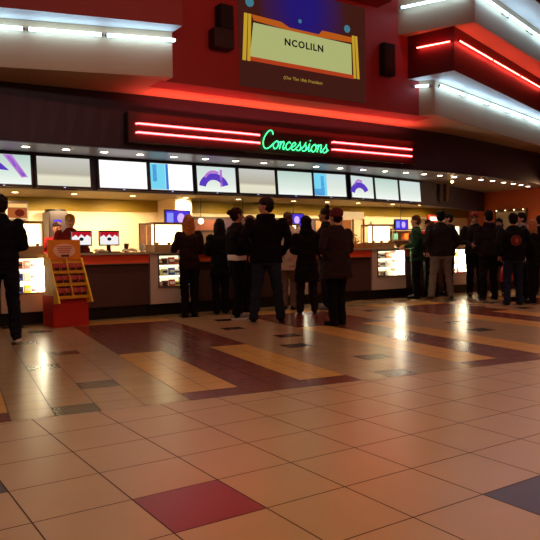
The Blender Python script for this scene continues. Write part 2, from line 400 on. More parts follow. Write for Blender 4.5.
# ------------------------------------------------------------------ projected picture and speakers
pr = thing('projected_picture', 'picture of a theatre marquee reading NCOLILN projected on the dark red wall', 'projection', (6.1, 8.19, 3.42))
pm = lambda n, c, s=.8: emis('projection_' + n, c, s)
def sky_mat():
    m = bpy.data.materials.new('projection_sky'); m.use_nodes = True; nt = m.node_tree; nt.nodes.clear()
    e = nt.nodes.new('ShaderNodeEmission'); o = nt.nodes.new('ShaderNodeOutputMaterial'); tc = nt.nodes.new('ShaderNodeTexCoord')
    mp = nt.nodes.new('ShaderNodeMapping'); mp.inputs['Location'].default_value = (0, 0, -1.28); mp.inputs['Scale'].default_value = (1.15, 1, 1.0)
    ln_ = nt.nodes.new('ShaderNodeVectorMath'); ln_.operation = 'LENGTH'; c = nt.nodes.new('ShaderNodeValToRGB')
    nt.links.new(tc.outputs['Object'], mp.inputs[0]); nt.links.new(mp.outputs[0], ln_.inputs[0]); nt.links.new(ln_.outputs['Value'], c.inputs[0]); nt.links.new(c.outputs[0], e.inputs[0]); nt.links.new(e.outputs[0], o.inputs[0])
    c.color_ramp.elements[0].position = .25; c.color_ramp.elements[0].color = (*lin((40, 26, 120)), 1)
    c.color_ramp.elements[1].position = .95; c.color_ramp.elements[1].color = (*lin((70, 30, 24)), 1)
    e.inputs[1].default_value = .8; return m
MB().box(-1.14, 1.24, -.004, .008, 0, 1.52).build('screen_sheet', sky_mat(), pr)
def flat(name, pts, m_, y):  # pts in world X, Z
    return MB().prism_y([(a_ - 6.1, b_ - 3.42) for a_, b_ in pts], y - .004, y).build(name, m_, pr)
flat('marquee_board', [(5.2, 4.34), (7.03, 4.31), (7.04, 3.82), (5.13, 3.84)], pm('board', (178, 184, 118), .9), -.012)
flat('marquee_border', [(5.17, 4.45), (5.68, 4.43), (5.83, 4.37), (6.38, 4.36), (6.45, 4.43), (7.05, 4.42), (7.05, 4.34), (6.4, 4.32), (5.8, 4.33), (5.2, 4.37)], pm('orange', (196, 96, 26), .8), -.018)
flat('marquee_border', [(5.1, 3.85), (7.07, 3.83), (7.07, 3.77), (5.09, 3.79)], pm('redorange', (190, 66, 30), .8), -.018)
for (x0, x1, dx) in ((5.04, 5.10, -.04), (5.11, 5.16, -.03), (7.04, 7.09, .03), (7.10, 7.15, .04)):
    flat('marquee_pillar', [(x0, 4.45), (x1, 4.45), (x1 + dx, 3.78), (x0 + dx, 3.78)], pm('gold', (206, 164, 46), .85), -.022)
for (sx, sz, r_) in ((5.14, 4.62, .07), (6.95, 4.54, .06), (6.03, 4.5, .03)):
    o = MB().prism_y([(sx - 6.1 + r_ * math.cos(k * R(30)), sz - 3.42 + r_ * math.sin(k * R(30))) for k in range(12)], -.02, -.012).build('star_glow', pm('cyan', (70, 130, 150), .8), pr)
text('marquee_letters', 'NCOLILN', .140, emis('projection_letter', (30, 26, 18), .5), pr, (0, -.022, .725), UPRIGHT, .002, 1.08, .004)
text('caption', '(Our The 10th President', .068, pm('caption', (190, 150, 60), .7), pr, (-.02, -.014, .205), UPRIGHT)
sp = thing('wall_speaker', 'black wall speaker with a side bracket box left of the projected picture', 'speaker', (4.64, 8.19, 3.86))
MB().box(-.06, .15, -.16, 0, .26, .60).build('upper_cabinet', black_matt, sp, bevel=.01)
MB().box(-.17, .15, -.17, 0, 0, .26).build('lower_cabinet', black_m, sp, bevel=.01)
sp = thing('wall_speaker', 'tall narrow black louvred wall speaker right of the projected picture', 'speaker', (7.77, 8.19, 3.9))
MB().box(-.13, .13, -.12, 0, 0, .52).build('cabinet', black_matt, sp, bevel=.01)
m = MB()
for k in range(7): m.box(-.10 + k * .03, -.088 + k * .03, -.13, -.118, .03, .49)
m.build('grille', black_m, sp)

# ------------------------------------------------------------------ downlights
down_glow = emis('downlight_glow', (255, 236, 214), 14)
warm_glow = emis('downlight_warm_glow', (255, 214, 150), 14)
trim_w = mat('downlight_trim', (220, 210, 200), .4)
def downlight(x, y, z, label, group, power, color, glow, spot=1.9, r=.05, tilt=0):
    o = thing('downlight', label, 'downlight', (x, y, z), 0, group)
    m_ = MB(); seg = 20
    for k in range(seg):
        a0, a1 = 2 * math.pi * k / seg, 2 * math.pi * (k + 1) / seg
        vs = [m_.bm.verts.new((rr * math.cos(q), rr * math.sin(q), zz)) for (rr, zz, q) in ((r, 0, a0), (r + .018, -.006, a0), (r + .018, -.006, a1), (r, 0, a1))]
        m_.bm.faces.new(vs)
        vs = [m_.bm.verts.new((rr * math.cos(q), rr * math.sin(q), zz)) for (rr, zz, q) in ((r + .018, -.006, a0), (r + .02, .001, a0), (r + .02, .001, a1), (r + .018, -.006, a1))]
        m_.bm.faces.new(vs)
    m_.build('trim_ring', trim_w, o)
    MB().cone((0, 0, -.007), (0, 0, -.0015), r * .97, r * .97, 20).build('lens', glow, o)
    if power:
        l = bpy.data.lights.new('downlight_lamp', 'SPOT'); l.energy = power; l.color = color; l.spot_size = spot; l.spot_blend = .6; l.shadow_soft_size = .05
        lo = bpy.data.objects.new('downlight_lamp', l); COL.objects.link(lo); lo.parent = o; lo.location = (0, 0, -.03); lo.rotation_euler = (tilt, 0, 0)
    return o
ord_ = ['first', 'second', 'third', 'fourth', 'fifth', 'sixth', 'seventh', 'eighth', 'ninth', 'tenth', 'eleventh', 'twelfth', 'thirteenth', 'fourteenth', 'fifteenth', 'sixteenth', 'seventeenth', 'eighteenth', 'nineteenth', 'twentieth', 'twenty-first', 'twenty-second', 'twenty-third', 'twenty-fourth', 'twenty-fifth']
DL = [(2.34 + .5635 * k, 9.62) for k in range(14)] + [(10.21, 9.65), (10.71, 9.68), (11.23, 9.75), (11.77, 9.81), (12.27, 9.89), (12.77, 9.97), (13.33, 10.09), (13.85, 10.21), (14.31, 10.33), (14.83, 10.50)]
for k, (x, y) in enumerate(DL):
    downlight(x, y, 2.562, 'round white downlight in the soffit row above the screens, %s from the left' % ord_[k], 'downlights in the soffit above the menu screens', 6, (1, .72, .45), down_glow)
LL = [2.69, 3.7, 4.8, 5.9, 7.1, 8.5, 9.43, 10.35, 11.45, 12.4, 13.3]
for k, x in enumerate(LL):
    downlight(x, 11.85, 2.119, 'warm downlight in the low ceiling behind the counter, %s from the left' % ord_[k], 'downlights over the serving area', 210 if k < 3 else 120, (1, .70, .36), warm_glow, 2.3, .045, R(28))

# ------------------------------------------------------------------ menu screens
def screen_mat(k): return emis_grad('menu_screen_' + k[0], k[1], k[2])
K_mint = ('mint', [(0, (250, 255, 250)), (.35, (225, 240, 228)), (1, (190, 215, 205))], .95)
K_beige = ('beige', [(0, (226, 222, 200)), (.3, (236, 232, 206)), (.42, (186, 180, 162)), (1, (206, 206, 200))], .95)
K_white = ('white', [(0, (250, 250, 255)), (1, (255, 255, 255))], 1.15)
K_pale = ('pale', [(0, (244, 250, 240)), (.4, (222, 232, 222)), (1, (206, 222, 220))], 1.0)
PUR = emis('screen_purple', (96, 62, 200), .9); LIL = emis('screen_lilac', (196, 130, 220), .9); BLU = emis('screen_blue', (50, 130, 220), .9); CYA = emis('screen_cyan', (120, 215, 240), 1.0)
def arc(cx, cz, r0, r1, a0, a1, ex=1):
    n = 14; P_ = [(cx + ex * r0 * math.cos(R(a0 + (a1 - a0) * k / n)), cz + r0 * math.sin(R(a0 + (a1 - a0) * k / n))) for k in range(n + 1)]
    return P_ + [(cx + ex * r1 * math.cos(R(a1 - (a1 - a0) * k / n)), cz + r1 * math.sin(R(a1 - (a1 - a0) * k / n))) for k in range(n + 1)]
def tv(x0, x1, y, az, kind, art, label):
    wd = x1 - x0
    o = thing('menu_screen', label, 'screen', (x0, y, 2.04), R(az), 'menu screens above the counter')
    tilt = Matrix.Rotation(R(-5), 4, 'X')
    MB().box(-.03, wd + .03, -.045, .0, 0, .50, mtx=tilt).build('frame', black_m, o, bevel=.006)
    MB().box(.005, wd - .005, -.052, -.044, .035, .465, mtx=tilt).build('display', screen_mat(kind), o)
    MB().box(wd / 2 - .015, wd / 2 + .015, -.05, -.044, .008, .02, mtx=tilt).build('badge', emis('badge_glow', (200, 200, 255), 1.2), o)
    MB().box(wd / 2 - .1, wd / 2 + .1, 0.0, .09, .15, .35).build('wall_mount', black_matt, o)
    for n_, pts, m_ in art:
        q = MB().prism_y([(px * wd, .04 + pz * .42) for px, pz in pts], -.058, -.0535)
        bmesh.ops.transform(q.bm, matrix=tilt, verts=q.bm.verts[:]); q.build(n_, m_, o)
rect = lambda a_, b_, c_, d_: [(a_, c_), (b_, c_), (b_, d_), (a_, d_)]
tvs = [(1.75, 2.52, 10.1, 0, K_mint, [('graphic', [(.5, 1), (.66, 1), (.93, .25), (.82, .22)], LIL), ('graphic', [(.56, .95), (.62, .95), (.9, .3), (.83, .28)], PUR), ('graphic', [(.2, .5), (.45, .7), (.6, .45)], PUR)], 'menu screen with a purple diagonal stroke, leftmost of the row'),
       (2.60, 3.40, 10.1, 0, K_beige, [], 'menu screen showing a grey beige blend, second from the left'),
       (3.54, 4.33, 10.1, 0, K_white, [], 'plain bright white menu screen, third from the left'),
       (4.39, 5.15, 10.1, 0, K_white, [('graphic', rect(.0, .34, .0, 1), CYA), ('graphic', rect(.05, .14, .3, .95), BLU), ('graphic', rect(.35, .41, .0, 1), BLU)], 'white menu screen with a cyan and blue left strip, beside the plain white one'),
       (5.23, 5.99, 10.1, 0, K_pale, [('graphic', arc(.42, .12, .35, .62, 15, 170, .62), PUR), ('graphic', arc(.42, .3, .45, .56, 60, 150, .5), LIL), ('graphic', rect(.58, .64, .2, .9), LIL)], 'menu screen with a purple arch, fifth from the left'),
       (6.06, 6.82, 10.1, 0, K_beige, [], 'menu screen showing a beige blend right of the purple arch'),
       (6.88, 7.66, 10.1, 0, K_mint, [], 'pale mint menu screen over the middle of the counter'),
       (7.71, 8.49, 10.1, 0, K_pale, [('graphic', rect(.0, .38, .0, 1), CYA), ('graphic', rect(.2, .3, .0, .9), BLU), ('graphic', rect(.0, .2, .0, .3), BLU)], 'pale menu screen with a blue and cyan left strip, fourth from the right')]
for (x0, x1, y, az_, k, art, lb) in tvs: tv(x0, x1, y, az_, k, art, lb)
az_ = math.degrees(math.atan2(.46, 2.35))
for (s0, s1, k, art, lb) in ((.09, .80, K_pale, [('graphic', arc(.35, .1, .35, .62, 25, 165, .7), PUR), ('graphic', arc(.35, .3, .45, .56, 60, 150, .5), LIL)], 'menu screen with a purple arch, third from the right'),
                             (.88, 1.68, K_mint, [], 'pale green menu screen, second from the right end'), (1.76, 2.54, K_pale, [], 'pale menu screen at the right end of the row')):
    c_, s_ = math.cos(R(az_)), math.sin(R(az_))
    tv(0, s1 - s0, 0, 0, k, art, lb)
    o = [q for q in bpy.data.objects if q.get('label') == lb][0]
    o.location = (8.55 + c_ * s0, 10.10 + s_ * s0, 2.04); o.rotation_euler = (0, 0, R(az_))
sc_ = thing('wall_sconce', 'narrow tan sconce on the dark bulkhead right of the menu screens', 'wall light', (12.33, 10.99, 2.14), R(21))
MB().box(-.05, .05, -.02, .02, 0, .42).build('back_plate', mat('sconce_bronze', (70, 46, 30), .5), sc_)
MB().loft([(0, -.04, .02, .03, .03), (0, -.05, .2, .05, .04), (0, -.05, .4, .06, .045)]).build('shade', mat('sconce_tan', (150, 90, 60), .5), sc_)
cm = thing('ceiling_spotlight', 'small lit spotlight hanging under the soffit above the sconce', 'spotlight', (11.45, 10.0, 2.562))
MB().cone((0, 0, -.05), (0, 0, 0), .015, .015, 8).build('stem', white_frame, cm); MB().ell((0, 0, -.07), (.03, .03, .03), 10).build('bulb', warm_glow, cm)

# ------------------------------------------------------------------ counter
CY = 10.3
panel_brown = mat('counter_brown_laminate', (74, 46, 42), .45, var=.08, scale=3)
band_red = mat('counter_red_band', (226, 80, 42), .4)
unit_tan = mat('display_unit_mauve', (196, 172, 162), .5, var=.04, scale=3)
top_m = mat('countertop_stone', (170, 150, 124), .3, var=.1, scale=20)
def counter(x0, x1, label):
    o = thing('counter_section', label, 'counter', (x0, CY, 0)); wd = x1 - x0
    MB().box(0, wd, .12, .7, 0, .2).build('kickboard', black_m, o)
    MB().box(0, wd, .02, .7, .2, .89).build('front_panel', panel_brown, o, bevel=.004)
    MB().box(0, wd, .0, .7, .89, 1.03).build('red_band', band_red, o)
    MB().box(0, wd, -.035, .045, .875, .89).build('edge_strip', steel, o)
    MB().box(0, wd, -.04, .75, 1.03, 1.07).build('worktop', top_m, o, bevel=.005)
for a_, b_, l_ in ((-4, -1.45, 'brown and red counter section beyond the left edge of the photo'), (2.85, 4.43, 'dark brown counter section with a red band, behind the candy rack'), (5.22, 6.93, 'dark counter section hidden behind the queue of people in black'),
                   (7.72, 9.34, 'dark brown counter section with red band right of the maroon hat'), (10.34, 11.66, 'dark counter section behind the man in grey jeans'), (12.5, 15.2, 'dark counter section at the far right, behind the crowd')):
    counter(a_, b_, l_)
pack_cols = {'orange': (214, 110, 40), 'white': (235, 232, 225), 'yellow': (240, 214, 40), 'red': (190, 40, 34), 'blue': (60, 80, 170), 'brown': (110, 62, 40), 'pink': (220, 150, 150), 'teal': (90, 160, 150)}
def case(x0, x1, name, power, seq, bright, sw=.063):
    wd = x1 - x0; o = thing('display_unit', 'mauve display unit with a lit glass front, ' + name, 'display case', (x0, CY, 0))
    gx0, gx1 = .14, wd - .03
    MB().box(0, wd, .12, .7, 0, .2).build('kickboard', black_m, o)
    body = MB(); body.box(0, wd, 0, .7, .2, .47); body.box(0, gx0, 0, .7, .47, 1.03); body.box(gx1, wd, 0, .7, .47, 1.03); body.box(gx0, gx1, .45, .7, .47, 1.03)
    body.build('cabinet', unit_tan, o)
    MB().box(0, wd, -.03, .75, 1.03, 1.07).build('worktop', top_m, o, bevel=.005)
    fr = MB()
    for q in ((gx0, gx0 + .02, .47, 1.03), (gx1 - .02, gx1, .47, 1.03), (gx0, gx1, .47, .49), (gx0, gx1, 1.0, 1.03)): fr.box(q[0], q[1], -.012, .008, q[2], q[3])
    fr.build('glass_frame', steel, o)
    for z in (.66, .84): MB().box(gx0, gx1, .05, .45, z, z + .012).build('shelf', white_frame, o)
    MB().box(gx0 + .005, gx1 - .005, .432, .448, .48, 1.02).build('back_light_panel', emis('case_back_%s' % power, (255, 236, 190), power), o)
    MB().box(gx1 - .022 - sw, gx1 - .022, .008, .05, .5, 1.0).build('light_strip', emis('case_strip_%s' % bright, (255, 238, 200), bright), o)
    for z in (.655, .835, 1.025): MB().box(gx0 + .02, gx1 - .02, .04, .06, z - .012, z).build('shelf_light', emis('shelf_light_%s' % power, (255, 240, 205), power * 3), o)
    MB().box(gx0 + .02, gx1 - .02, -.008, -.004, .49, 1.0).build('glass_pane', glass_m, o)
    shelves = (('bottom', .47), ('middle', .672), ('top', .852)); n = 4; cell = (gx1 - gx0 - .12) / n
    for si, (sn, z) in enumerate(shelves):
        for k in range(n):
            cn = seq[(si * n + k) % len(seq)]
            h = .09 + .03 * ((k * 7 + si * 3) % 3) / 2
            b = MB(); xx = x0 + gx0 + .02 + cell * k; yy = CY + .10 + .03 * (k % 2)
            b.box(0, cell - .012, 0, .05, 0, h); b.box(.008, cell - .02, -.002, 0, h * .35, h * .72, mi=1)
            q = b.build('candy_box', [mat('pack_' + cn, pack_cols[cn], .5), mat('pack_label_%d' % (k % 2), ((240, 230, 210), (60, 40, 60))[k % 2], .5)]); q.location = (xx, yy, z + (0 if si else 0.001))
            tag(q, '%s candy box, %s, %s shelf, display unit %s' % (cn, ('leftmost', 'second from left', 'third from left', 'rightmost')[k], sn, name), 'candy box', 'candy boxes in the lit display units')
case(2.10, 2.79, 'left of the candy rack', 2.2, ['orange', 'blue', 'yellow', 'white', 'white', 'blue', 'white', 'white', 'brown', 'orange', 'pink', 'white'], 60, .09)
case(4.45, 5.20, 'beside the auburn blonde woman', 1.5, ['pink', 'brown', 'red', 'yellow', 'yellow', 'white', 'blue', 'white', 'orange', 'brown', 'red', 'orange'], 2)
case(6.95, 7.70, 'behind the hooded figure', 3, ['red', 'white', 'yellow', 'blue', 'brown'], 40, .12)
case(9.36, 10.32, 'left of the green jacket', 1.7, ['yellow', 'brown', 'white', 'white', 'orange', 'white', 'white', 'red', 'brown', 'white', 'orange', 'white'], 60, .19)
case(11.68, 12.48, 'right of the grey jeans', 12, ['white', 'white', 'red', 'white', 'yellow'], 60, .3)
counter(-1.43, 2.08, 'brown and red counter section behind the man at the left photo edge')

# lit glass warmers standing on the display units
warm_box = emis('warmer_light', (255, 226, 168), 5)
def warmer(x0, x1, y0, label):
    wd = x1 - x0; o = thing('food_warmer', label, 'food warmer', (x0, y0, 1.07))
    br = mat('warmer_bronze', (176, 136, 96), .4)
    MB().box(0, wd, 0, .38, 0, .12).build('base', br, o, bevel=.005)
    MB().box(0, wd, 0, .38, .46, .50).build('roof', br, o, bevel=.005)
    for px, py in ((0, 0), (wd - .025, 0), (0, .355), (wd - .025, .355)): MB().box(px, px + .025, py, py + .025, .12, .46).build('corner_post', br, o)
    MB().box(.02, wd - .02, .12, .15, .12, .46).build('light_panel', warm_box, o)
    MB().box(.026, wd - .026, .006, .012, .12, .46).build('glass_pane', glass_m, o)
    for k in range(3): MB().ell((.08 + k * (wd - .16) / 2, .065, .14), (.035, .04, .022), 10).build('food_tray', mat('warmer_food_%d' % k, ((206, 120, 40), (180, 80, 30), (220, 160, 60))[k], .6), o)
warmer(2.20, 2.79, 10.5, 'glowing food warmer on the counter behind the left man')
warmer(4.62, 5.22, 10.5, 'glowing food warmer left of the blonde woman')
warmer(7.0, 7.68, 10.5, 'glowing food warmer behind the hooded figure')
warmer(9.56, 10.18, 10.5, 'glowing food warmer left of the man in the green jacket')
warmer(11.72, 12.4, 10.5, 'glowing food warmer behind the red cap man')
# popcorn cabinet
pc = thing('popcorn_cabinet', 'tall glass popcorn cabinet with a lit cream canopy right of the maroon hat', 'popcorn machine', (8.72, 10.5, 1.07))
MB().box(0, .62, 0, .45, 0, .1).build('base', mat('popcorn_base', (190, 120, 60), .4), pc)
MB().box(0, .62, 0, .45, .6, .75).build('canopy', mat('popcorn_canopy', (240, 210, 160), .4, emit=(255, 214, 150), strength=.7), pc, bevel=.01)
for px, py in ((0, 0), (.3, 0), (.59, 0), (0, .42), (.59, .42)): MB().box(px, px + .03, py, py + .03, .1, .6).build('corner_post', mat('popcorn_post', (200, 170, 120), .3, metal=.5), pc)
MB().box(.03, .59, .008, .014, .1, .6).build('glass_pane', glass_m, pc)
MB().box(.03, .59, .40, .42, .1, .6).build('back_panel', mat('popcorn_back', (170, 100, 60), .5, emit=(190, 110, 50), strength=.5), pc)
m = MB()
for k in range(260): m.ell((random.uniform(.05, .57), random.uniform(.05, .39), .11 + random.random() ** 2 * .22), (.016, .016, .013), 6)
o = m.build('popcorn', mat('popcorn', (236, 196, 110), .7), pc, smooth=True); o['kind'] = 'stuff'
# order registers behind the rack
for x, l_ in ((3.24, 'order register screen with red and white picture, nearest the candy rack'), (3.70, 'order register screen with red and white picture, right of the other one')):
    o = thing('register_screen', l_, 'cash register', (x, 10.52, 1.07), R(-8))
    MB().box(-.02, .32, .05, .22, 0, .02).build('base', black_m, o); MB().box(.12, .18, .10, .16, .02, .14).build('neck', black_m, o)
    MB().box(-.02, .32, .08, .11, .11, .36).build('housing', black_m, o, bevel=.006)
    MB().box(.0, .30, .072, .08, .13, .335).build('display', emis('register_white', (245, 240, 240), 1.0), o)
    q = MB(); q.prism_y([(0.002, .335), (.298, .335), (.298, .25), (.24, .29), (.2, .25), (.15, .30), (.1, .25), (.06, .29), (.002, .25)], .068, .072); q.build('graphic', emis('register_red', (190, 20, 40), .9), o)
    MB().ell((.15, .069, .22), (.035, .003, .028), 12).build('graphic', emis('register_dark', (40, 50, 60), .5), o)
def cup(x, y, z, label, col=(230, 220, 200), h=.12):
    o = thing('paper_cup', label, 'cup', (x, y, z)); MB().loft([(0, 0, 0, .03, .03), (0, 0, h, .042, .042)], 14).build('cup_body', mat('cup_%d' % sum(col), col, .5), o, smooth=False); MB().cone((0, 0, h), (0, 0, h + .012), .045, .04, 14).build('lid', white_frame, o)
cup(4.40, 10.5, 1.07, 'paper cup on the counter left of the lit display unit')
cup(5.02, 10.38, 1.07, 'reddish cup beside the blonde woman’s hand', (220, 120, 90), .15)
cup(4.22, 10.75, 1.07, 'paper cup standing right of the register screens', (90, 70, 60), .14)
q = MB()
for k in range(9): q.ell((random.uniform(-.12, .12), random.uniform(-.05, .05), .02 + random.random() * .03), (.04, .03, .02), 8)
o = q.build('napkin_pile', mat('napkin', (240, 226, 196), .8), voxel=.01); o.location = (3.62, 10.42, 1.068); tag(o, 'crumpled pale napkin pile between the two register screens', 'napkins')
q = MB()
for k in range(9): q.ell((random.uniform(-.14, .14), random.uniform(-.05, .05), .02 + random.random() * .03), (.045, .03, .022), 8)
o = q.build('napkin_pile', mat('napkin', (240, 226, 196), .8), voxel=.01); o.location = (4.2, 10.52, 1.068); tag(o, 'crumpled pale napkin pile right of the register screens', 'napkins')

# ------------------------------------------------------------------ behind the counter
bc = thing('back_counter', 'long dark back counter against the cream wall', 'counter', (0, 12.3, 0))
MB().box(-3, 15.2, .05, .55, 0, .9).build('cabinet', panel_brown, bc); MB().box(-3, 15.2, 0, .55, .9, .94).build('worktop', top_m, bc)
dm = thing('drink_machine', 'dark drink machine with a blue screen behind the red shirt employee', 'drink dispenser', (3.38, 12.35, .94))
MB().box(0, .36, 0, .45, 0, .90).build('housing', mat('machine_dark', (44, 34, 40), .4), dm, bevel=.02)
MB().cone((.18, .22, .88), (.18, .22, .94), .19, .19, 20).build('cap', black_m, dm)
MB().box(.10, .22, -.006, 0, .68, .74).build('display', emis('machine_blue', (70, 60, 230), 1.5), dm)
MB().box(.05, .31, -.04, 0, .1, .14).build('drip_tray', steel, dm)
du = thing('wall_cabinet', 'dark cabinets and machines along the back wall behind the middle of the queue', 'cabinet', (6.3, 12.45, .945))
MB().box(0, 3.9, .05, .38, 0, .84).build('body', mat('cabinet_umber', (52, 34, 26), .5), du)
for k in range(6): MB().box(.04 + k * .65, .63 + k * .65, .03, .05, .06, .5).build('door', mat('cabinet_door', (84, 54, 38), .45), du, bevel=.004); MB().box(.04 + k * .65, .63 + k * .65, .03, .05, .55, .78).build('menu_strip', mat('cabinet_strip_%d' % (k % 3), ((120, 60, 40), (60, 40, 60), (130, 96, 60))[k % 3], .5), du)
ps = thing('wall_poster', 'dark framed poster on the cream wall behind the counter', 'poster', (5.33, 12.88, 1.1))
MB().box(0, .30, -.02, 0, 0, .55).build('frame', black_m, ps)
MB().box(.02, .28, -.024, -.02, .02, .53).build('print', mat('poster_print', (110, 74, 56), .5, var=.6, scale=9), ps)
col = MB().box(5.75, 6.1, 12.0, 12.86, 0, 2.12).build('wall_pier', cream_wall); struct(col, 'cream pier behind the food warmer'); col.name = 'trim_14'
MB_ = thing('menu_picture', 'framed food picture high on the wall behind the left man', 'picture', (2.74, 12.85, 1.70))
MB().box(0, .40, -.03, 0, 0, .34).build('frame', steel, MB_); MB().box(.03, .37, -.036, -.03, .03, .31).build('print', emis('food_print', (190, 100, 50), .8), MB_)
MB().box(.03, .37, -.04, -.036, .22, .29).build('print_band', emis('food_band', (250, 200, 120), 1.0), MB_); MB().ell((.24, -.04, .12), (.09, .004, .07), 14).build('print_food', emis('food_red', (120, 40, 24), .7), MB_)
def small_tv(x, y, z, wd, label):
    o = thing('promo_screen', label, 'screen', (x, y, z)); h = wd * .56
    MB().box(-.02, wd + .02, 0, .05, -.02, h + .02).build('frame', black_m, o); MB().box(0, wd, -.006, 0, 0, h).build('display', emis('promo_violet', (70, 50, 190), 1.3), o)
    MB().box(.04 * wd, .3 * wd, -.01, -.006, .2 * h, .85 * h).build('graphic', emis('promo_blue', (120, 130, 250), 1.4), o)
    MB().ell((.62 * wd, -.01, .5 * h), (.16 * wd, .003, .34 * h), 14).build('graphic', emis('promo_lilac', (190, 160, 250), 1.4), o)
    MB().box(wd / 2 - .006, wd / 2 + .006, .03, .042, h, 2.119 - z).build('hanger', steel, o)
small_tv(5.35, 11.6, 1.56, .50, 'violet promo screen hanging above the blonde woman')
small_tv(8.12, 11.6, 1.57, .44, 'violet promo screen hanging right of the man in the black hoodie')
small_tv(11.3, 11.6, 1.50, .40, 'promo screen hanging left of the green jacket head')
ls = thing('lit_sign', 'small glowing red and white sign behind the head of the man in grey jeans', 'sign', (13.35, 12.5, 1.72))
MB().box(0, .95, 0, .06, 0, .2).build('box', mat('sign_red', (150, 40, 30), .5), ls); MB().box(.08, .87, -.008, 0, .05, .15).build('lit_face', emis('sign_glow', (255, 230, 190), 2.5), ls)
for (x, y, z, l_) in ((7.0, 11.9, 1.74, 'round globe bulb right of the bun woman, upper'), (7.05, 11.6, 1.5, 'round globe bulb right of the bun woman, lower'), (6.25, 11.9, 1.66, 'round globe bulb between the two dark-haired women')):
    o = thing('globe_lamp', l_, 'lamp', (x, y, z)); MB().ell((0, 0, 0), (.055, .055, .055), 14).build('globe', emis('globe_glow', (255, 226, 170), 8), o, smooth=True); MB().cone((0, 0, .05), (0, 0, 2.119 - z), .006, .006, 6).build('cord', black_m, o)
shelf = thing('back_shelf', 'bronze shelf unit with goods behind the crowd at the right', 'shelf', (11.6, 12.45, .94))
for k in range(3): MB().box(0, 2.6, 0, .38, .02 + k * .28, .05 + k * .28).build('shelf_board', panel_brown, shelf)
for k in range(4): MB().box(k * .86, k * .86 + .03, .35, .38, .0, .8).build('upright', steel, shelf)
for k in range(12):
    cn = list(pack_cols)[k % 8]
    q = MB().box(0, .14, 0, .12, 0, .16).build('snack_carton', mat('pack_' + cn, pack_cols[cn], .5), bevel=.004); q.location = (11.72 + (k % 6) * .38 + (.06 if k > 5 else 0), 12.55, .99 + (k // 6) * .28)
    tag(q, '%s snack carton on the back shelf, %s on its %s board' % (cn, ord_[k % 6] + ' from left', 'lower' if k < 6 else 'upper'), 'carton', 'cartons on the back shelf')
# poster case on the orange wall
pf = thing('poster_case', 'pale poster case with small bulbs along its top on the orange wall', 'poster case', (15.38, 10.9, 1.0))
MB().box(-.05, 0, 0, 1.0, 0, 1.04).build('frame', mat('case_bronze', (100, 66, 44), .4), pf)
MB().box(-.056, -.05, .05, .95, .05, .98).build('panel', mat('case_panel', (196, 186, 160), .6), pf)
for k in range(4):
    MB().ell((-.08, .08 + k * .28, 1.02), (.014, .014, .014), 8).build('bulb', emis('bulb_glow', (255, 220, 160), 6), pf)
area_light('orange_wall_fill', (14.9, 9.8, 2.5), .3, 9, (1, .55, .25), (0, R(35), 0))  # added fill without a fixture, brightens the orange wall

# ------------------------------------------------------------------ candy rack
yl = mat('rack_yellow', (226, 160, 34), .5, var=.06, scale=5); rd = mat('rack_red', (196, 34, 22), .5)
RA = R(6); RX, RY = 2.93, 9.93
rk = thing('candy_rack', 'yellow and red cardboard candy rack standing in front of the counter', 'display rack', (RX, RY, 0), RA)
MB().box(-.27, .27, -.20, .20, 0, .46).build('base', rd, rk, bevel=.005)
MB().prism_x([(-.20, .40), (.2, .40), (.2, 1.02), (.04, 1.02)], -.235, .235).build('back_board', yl, rk)
for s_ in (-1, 1):
    x_ = s_ * .248; MB().prism_x([(-.40, .36), (-.20, .34), (.16, .92), (.16, 1.02), (-.05, 1.0)], x_ - .012, x_ + .012).build('side_panel', mat('rack_side_yellow', (246, 190, 40), .5), rk)
rows = [.42, .60, .78]
fy = lambda z: -.2 + (z - .40) / .62 * .24
for zz in rows:
    MB().box(-.235, .235, fy(zz) - .10, fy(zz) + .05, zz - .005, zz + .006).build('shelf', yl, rk); MB().box(-.235, .235, fy(zz) - .108, fy(zz) - .10, zz - .005, zz + .04).build('shelf_lip', yl, rk)
MB().prism_x([(-.31, .42), (-.2, .42), (.03, 1.0), (-.06, 1.0)], -.008, .008).build('divider', yl, rk)
hd = MB().box(-.25, .25, .0, .025, .98, 1.27).build('header', mat('rack_orange', (240, 140, 34), .5), rk)
q = MB(); q.prism_y([(.17 * math.cos(k * R(20)), 1.11 + .105 * math.sin(k * R(20))) for k in range(18)], -.006, 0); q.build('header_badge', mat('rack_badge', (246, 196, 170), .5), rk)
for k in range(4): MB().box(-.12 + .01 * k, .12 - .012 * k, -.009, -.006, 1.165 - k * .028, 1.176 - k * .028).build('header_text_line', mat('text_salmon', (206, 100, 80), .5), rk)
MB().box(-.05, .07, -.010, -.006, 1.02, 1.05).build('header_logo', mat('logo_dark', (90, 20, 20), .5), rk)
cz, sz = math.cos(RA), math.sin(RA)
for ri, zz in enumerate(rows):
    for k in range(4):
        lx = -.172 + k * .108 + (.02 if k > 1 else 0); ly = fy(zz) - .055
        b = MB(); b.loft([(0, 0, 0, .045, .02), (0, 0, .02, .05, .028), (0, .01, .08, .05, .028), (0, .02, .14, .052, .010)], 10)
        b.box(-.035, .035, -.034, -.02, .035, .075, mi=1)
        o = b.build('candy_bag', [mat('candy_bag_red', (168, 40, 26), .35, var=.4, scale=30), mat('candy_bag_label', (60, 22, 18), .5)]); o.location = (RX + lx * cz - ly * sz, RY + lx * sz + ly * cz, zz + .007); o.rotation_euler = (0, 0, RA)
        tag(o, 'red candy bag in the yellow rack, %s tray, %s' % (('bottom', 'middle', 'top')[ri], ('far left', 'inner left', 'inner right', 'far right')[k]), 'candy bag', 'candy bags in the yellow rack')

